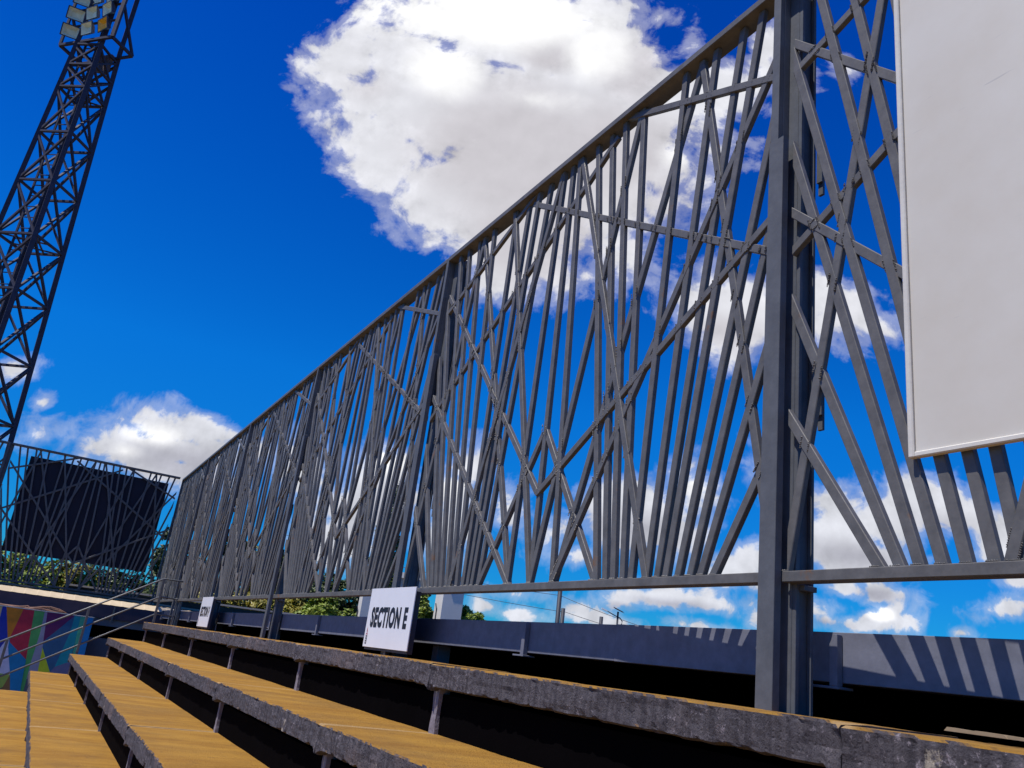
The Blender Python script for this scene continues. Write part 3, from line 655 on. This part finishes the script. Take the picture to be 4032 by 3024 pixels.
# ------------------------------------------------------------------ lattice floodlight tower
TC = (-12.06, 18.40); TPH = rad(36.04)
def leg(k, z):
    a = TPH + k * math.pi / 2; s = max(.44, 1.0909 - .04170 * z)
    return Vector((math.cos(a) * s, math.sin(a) * s, z + Z0))
tw = thing('floodlight_tower', 'tall dark lattice steel tower carrying floodlights, at the left edge', 'floodlight tower', FRW, (*TC, -Z0))
for k in range(4):
    zs = [-3.2, 0, 4, 8, 12, 14.3, 19.5]
    m = MB()
    for a, b in zip(zs[:-1], zs[1:]): m.bar(leg(k, a), leg(k, b),   .11, .11, up=(math.cos(TPH), math.sin(TPH), 0))
    m.build('leg', TOWERM, tw)
nodes = [-3.2, -1.8, -.4, 1.0, 2.42, 3.85, 5.32, 6.81, 8.25, 9.75, 11.18, 12.58, 13.3, 13.95]
for i, (za, zb) in enumerate(zip(nodes[:-1], nodes[1:])):
    m = MB()
    for k in range(4):
        a, b = k, (k + 1) % 4
        m.bar(leg(a, za), leg(b, zb), .06, .045); m.bar(leg(b, za) * .995 + Vector((0, 0, .02)), leg(a, zb) * .995, .06, .045)
        m.bar(leg(a, zb), leg(b, zb), .065, .05)
        if i % 3 == 1: m.bar(leg(a, zb), (leg((a + 1) % 4, zb) + leg((a + 2) % 4, zb)) / 2, .035, .03)
    m.build('cross_bracing', TOWERM, tw)
la = MB(); c0 = (leg(2, 0) + leg(3, 0)) * .30; c0.z = 0
for s_ in (-.17, .17):
    d_ = (leg(3, 0) - leg(2, 0)).normalized() * s_
    la.bar(c0 + d_ + Vector((0, 0, 0)), c0 * .55 + d_ + Vector((0, 0, 17.3)), .05, .035)
for i in range(57):
    z = .3 + i * .30; cc = c0.lerp(c0 * .55, z / 17.3); cc.z = z; dd = (leg(3, 0) - leg(2, 0)).normalized() * .17; dd.z = 0
    la.bar(cc - dd, cc + dd, .02, .02)
la.build('ladder', TOWERM, tw)
# lamp head: frame plane faces the seating
hd = math.atan2(-.345, .939)
hx0 = Vector((-13.064 - TC[0], 18.364 - TC[1], 14.05 + Z0)); ex = Vector((.939, -.345, 0)); ez = Vector((0, 0, 1)); ey = Vector((.345, .939, 0))
hw = 1.77
def HP(a, b, c): return hx0 + ex * a + ey * b + ez * c
fm = MB()
for p, q, w in (((0,0,0),(hw,0,0),.07),((0,0,0),(0,0,3.2),.06),((hw,0,0),(hw,0,3.2),.09),((0,0,3.2),(hw,0,3.2),.07),((hw,0,0),(hw+.0,.72,0),.07),((0,0,0),(0,.72,0),.07),((0,.72,0),(hw,.72,0),.06),((hw,.72,0),(hw,.0,1.1),.06),((0,.72,0),(0,0,1.1),.06),((hw*.5,0,0),(hw*.5,.72,0),.06)):
    fm.bar(HP(*p), HP(*q), w, w)
for c in (.62, 1.16, 1.7, 2.3): fm.bar(HP(0, .05, c), HP(hw, .05, c), .05, .04)
fm.build('lamp_frame', TOWERM, tw)
sh = MB(); pts = [HP(.62, .5, -.05), HP(1.25, .55, .0), HP(1.15, .6, -.55), HP(.72, .6, -.42)]
sh.add([*pts, *[p_ + ey * .1 for p_ in pts]], [(0, 1, 2, 3), (7, 6, 5, 4), (0, 4, 5, 1), (1, 5, 6, 2), (2, 6, 7, 3), (3, 7, 4, 0)]); sh.build('gear_box', solid('brown_box', (.13, .09, .09)), tw)
for i, (a, c) in enumerate([(.36, .30), (.90, .31), (1.42, .36), (.35, .86), (.89, .82), (1.39, .88), (.40, 1.36), (.85, 1.34), (1.37, 1.30), (.38, 1.9), (.9, 1.9), (1.4, 1.9), (.4, 2.5), (.9, 2.5), (1.4, 2.5)]):
    yaw = hd + (.75 if i % 3 == 0 else (-.1 if i % 3 == 1 else -.25)); tilt = -.30
    lampo = bpy.data.objects.new('floodlight', None); 
    X = Vector((math.cos(yaw), math.sin(yaw), 0)); N = Vector((math.sin(yaw), -math.cos(yaw), 0)) * math.cos(tilt) + Vector((0, 0, math.sin(tilt)))
    Y = X.cross(N) * -1; Y = Y if Y.z > 0 else -Y
    w, h = .22, .175; o = HP(a, -.12, c)
    def Q(x, y, z): return o + X * x + Y * y + N * z
    hs = MB()
    outer = [Q(-w, -h, 0), Q(w, -h, 0), Q(w, h, 0), Q(-w, h, 0)]; inner = [Q(-w * .88, -h * .86, .003), Q(w * .88, -h * .86, .003), Q(w * .88, h * .86, .003), Q(-w * .88, h * .86, .003)]
    back = [Q(-w * .55, -h * .5, -.16), Q(w * .55, -h * .5, -.16), Q(w * .55, h * .5, -.16), Q(-w * .55, h * .5, -.16)]
    hs.add(outer + inner + back, [(0, 1, 5, 4), (1, 2, 6, 5), (2, 3, 7, 6), (3, 0, 4, 7), (1, 0, 8, 9), (2, 1, 9, 10), (3, 2, 10, 11), (0, 3, 11, 8), (8, 11, 10, 9)])
    ho = hs.build('floodlight', DARKST, tw)
    rb = [Q(-w * .87, -h * .85, .0), Q(w * .87, -h * .85, .0), Q(w * .87, h * .85, .0), Q(-w * .87, h * .85, .0)]; rc = [Q(-w * .45, -h * .35, -.10), Q(w * .45, -h * .35, -.10), Q(w * .45, h * .4, -.10), Q(-w * .45, h * .4, -.10)]
    rr = MB(); rr.add(rb + rc, [(0, 1, 5, 4), (1, 2, 6, 5), (2, 3, 7, 6), (3, 0, 4, 7), (4, 5, 6, 7)]); rr.build('reflector', REFLY if i == 2 else REFL, ho)
fl2 = MB(); fl2.prism([(-.30, 0), (0.02, .05), (-.06, -.32), (-.30, -.34)], -.1, .1)
tag(fl2.build('floodlight', WALLB), 'small beige floodlight low at the left edge beside the tower', 'floodlight', FRW, (-11.0, 18.55, 2.42))

# ------------------------------------------------------------------ trees and shrubs
def crown_mesh(cl, n, size, seed, droop=0.):
    rr = random.Random(seed); vs = []; fs = []
    wts = [c[3] * c[4] * c[5] for c in cl]; tot = sum(wts)
    for c, w in zip(cl, wts):
        for _ in range(int(n * w / tot) + 20):
            while True:
                q = Vector((rr.uniform(-1, 1), rr.uniform(-1, 1), rr.uniform(-1, 1)))
                if .15 < q.length <= 1: break
            q = q.normalized() * (q.length ** .45)
            bumpy = .78 + .42 * noise.noise(q * 2.3 + Vector((seed, c[0], c[2])))
            p = Vector((c[0] + q.x * c[3] * bumpy, c[1] + q.y * c[4] * bumpy, c[2] + q.z * c[5] * bumpy))
            if noise.noise(p * 1.7 + Vector((seed, 0, 0))) < -.24: continue
            s = size * rr.uniform(.5, 1.3)
            a = Vector((rr.gauss(0, 1), rr.gauss(0, 1), rr.gauss(0, .5))).normalized(); nn = (q + Vector((rr.gauss(0, .6), rr.gauss(0, .6), rr.gauss(0, .6) + .5))).normalized()
            b = nn.cross(a)
            if b.length < .05: continue
            b.normalize(); a = b.cross(nn); o = len(vs)
            vs += [p - a * s, p + b * s * .42 - nn * s * .1, p + a * s, p - b * s * .42 - nn * s * .1]; fs.append((o, o + 1, o + 2, o + 3))
    m = MB(); m.add(vs, fs); return m
def tree(name, label, cat, x, y, clumps, n, size, matl, seed, group, trunk=.12):
    n = int(n * 1.5); size *= 1.12
    t = thing(name, label, cat, FRW, (x, y, -Z0), group)
    cl = [(a - x, b - y, c + Z0, d, e, f) for a, b, c, d, e, f in clumps]
    m = crown_mesh(cl, n, size, seed)
    me = bpy.data.meshes.new('crown'); me.from_pydata(m.v, [], m.f); me.materials.append(matl)
    o = bpy.data.objects.new('crown', me); COL.objects.link(o); o.parent = t
    tm = MB(); top = max(c[2] for c in cl)
    tm.tube([(0, 0, 0), (.05, 0, top * .5), (0, .05, top)], [trunk, trunk * .75, trunk * .2], 8)
    for c in cl[:6]:
        tm.tube([(0, 0, c[2] * .55), (c[0] * .5, c[1] * .5, c[2] * .8), (c[0], c[1], c[2])], [trunk * .5, trunk * .3, trunk * .1], 6)
    tm.build('trunk', BARK, t)
    return t
GB = 'bushes and trees behind the far end fence'
tree('leafy_bush', 'bright green bush behind the left bars below the black screen', 'bush', -13.0, 24.2, [(-13.5,24.2,.5,1.2,.8,1.35),(-12.6,24.3,.4,1.0,.7,1.25),(-14.5,24.5,.5,1.0,.8,1.3)], 7000, .085, LEAF, 1, GB)
tree('leafy_bush', 'yellow green bush behind the far end fence below the middle of the black screen', 'bush', -11.6, 24.8, [(-11.6,24.8,.4,1.0,.7,1.25),(-12.2,25,.4,.8,.6,1.2)], 5000, .08, LEAFY, 2, GB)
tree('leafy_bush', 'dark green bush behind the far end fence, right of the yellow green bush', 'bush', -10.6, 25.4, [(-10.8,25.3,.4,.9,.7,1.2),(-10.1,25.4,.3,.8,.6,1.2)], 5000, .08, LEAFD, 3, GB)
tree('leafy_bush', 'bright green bush behind the far end fence near its corner post', 'bush', -9.9, 26.2, [(-9.9,26.2,.2,.75,.6,1.05),(-9.5,26.4,.3,.5,.5,.9)], 5000, .08, LEAF, 4, GB)
tree('corner_tree', 'dark tree rising behind the corner of the two fences', 'tree', -9.9, 27.6, [(-10.3,27.4,2.1,.55,.5,1.1),(-10.1,27.5,1.2,.75,.6,1.0),(-9.6,27.8,1.2,.8,.7,1.3),(-10.3,27.5,.4,.8,.6,.9)], 7000, .085, LEAFD, 5, GB)
GC = 'bushes and trees behind the long fence'
tree('leafy_bush', 'olive bush under the long fence left of the third post', 'bush', -7.4, 26.0, [(-8.3,26.3,.7,1.0,.8,.75),(-7.2,26.0,.8,.9,.7,.8),(-6.3,25.8,.7,.8,.7,.75)], 8000, .08, LEAFY, 6, GC)
tree('leafy_bush', 'olive bush just right of the foot of the third post under the fence', 'bush', -5.9, 25.6, [(-5.9,25.4,.7,.8,.6,.80),(-5.3,25.2,.6,.6,.5,.7)], 6000, .075, LEAFY, 7, GC)
tree('leafy_bush', 'rounded light green bush with pale leaves left of the SECTION E sign', 'bush', -4.3, 23.9, [(-4.35,24.0,.62,.68,.5,.78),(-4.9,24.2,.5,.4,.4,.6),(-3.85,24.1,.5,.5,.4,.7)], 8000, .075, LEAF, 8, GC)
tree('shade_tree', 'dark tree behind the long fence between the second and third posts', 'tree', -6.3, 31.5, [(-8.2,32,2.3,1.2,.9,1.3),(-7.4,31.8,1.7,1.0,.9,1.2),(-5.9,31.4,1.6,1.1,.9,1.0),(-4.9,31.5,1.5,.8,.8,1.2),(-9.3,31.5,2.6,.8,.8,1.0)], 12000, .1, LEAFD, 9, GC, .2)
tree('conifer_tree', 'tall dark conifer behind the post of the SECTION E sign', 'tree', -3.95, 33.5, [(-3.95,33.6,6.0,.30,.3,.9),(-4.0,33.6,5.0,.50,.45,.9),(-4.1,33.5,4.1,.7,.6,.9),(-4.2,33.5,3.1,.85,.7,1.0),(-4.2,33.5,2.2,1.0,.8,1.0)], 9000, .10, LEAFD, 10, GC, .2)
tree('leafy_bush', 'green bush between the SECTION E sign and the right hand cream pylon', 'bush', -1.9, 29.8, [(-2.1,29.6,1.35,.55,.5,.85),(-1.6,29.7,1.2,.5,.5,.6),(-2.0,29.7,1.9,.25,.25,.5)], 6000, .085, LEAF, 11, GC)
tree('leafy_bush', 'dome shaped green bush just right of the right hand cream pylon', 'bush', -.4, 28.5, [(-.4,28.6,1.25,.6,.5,.55),(.1,28.7,1.05,.45,.4,.45),(-.8,28.8,1.4,.5,.4,.6)], 6000, .08, LEAF, 12, GC)
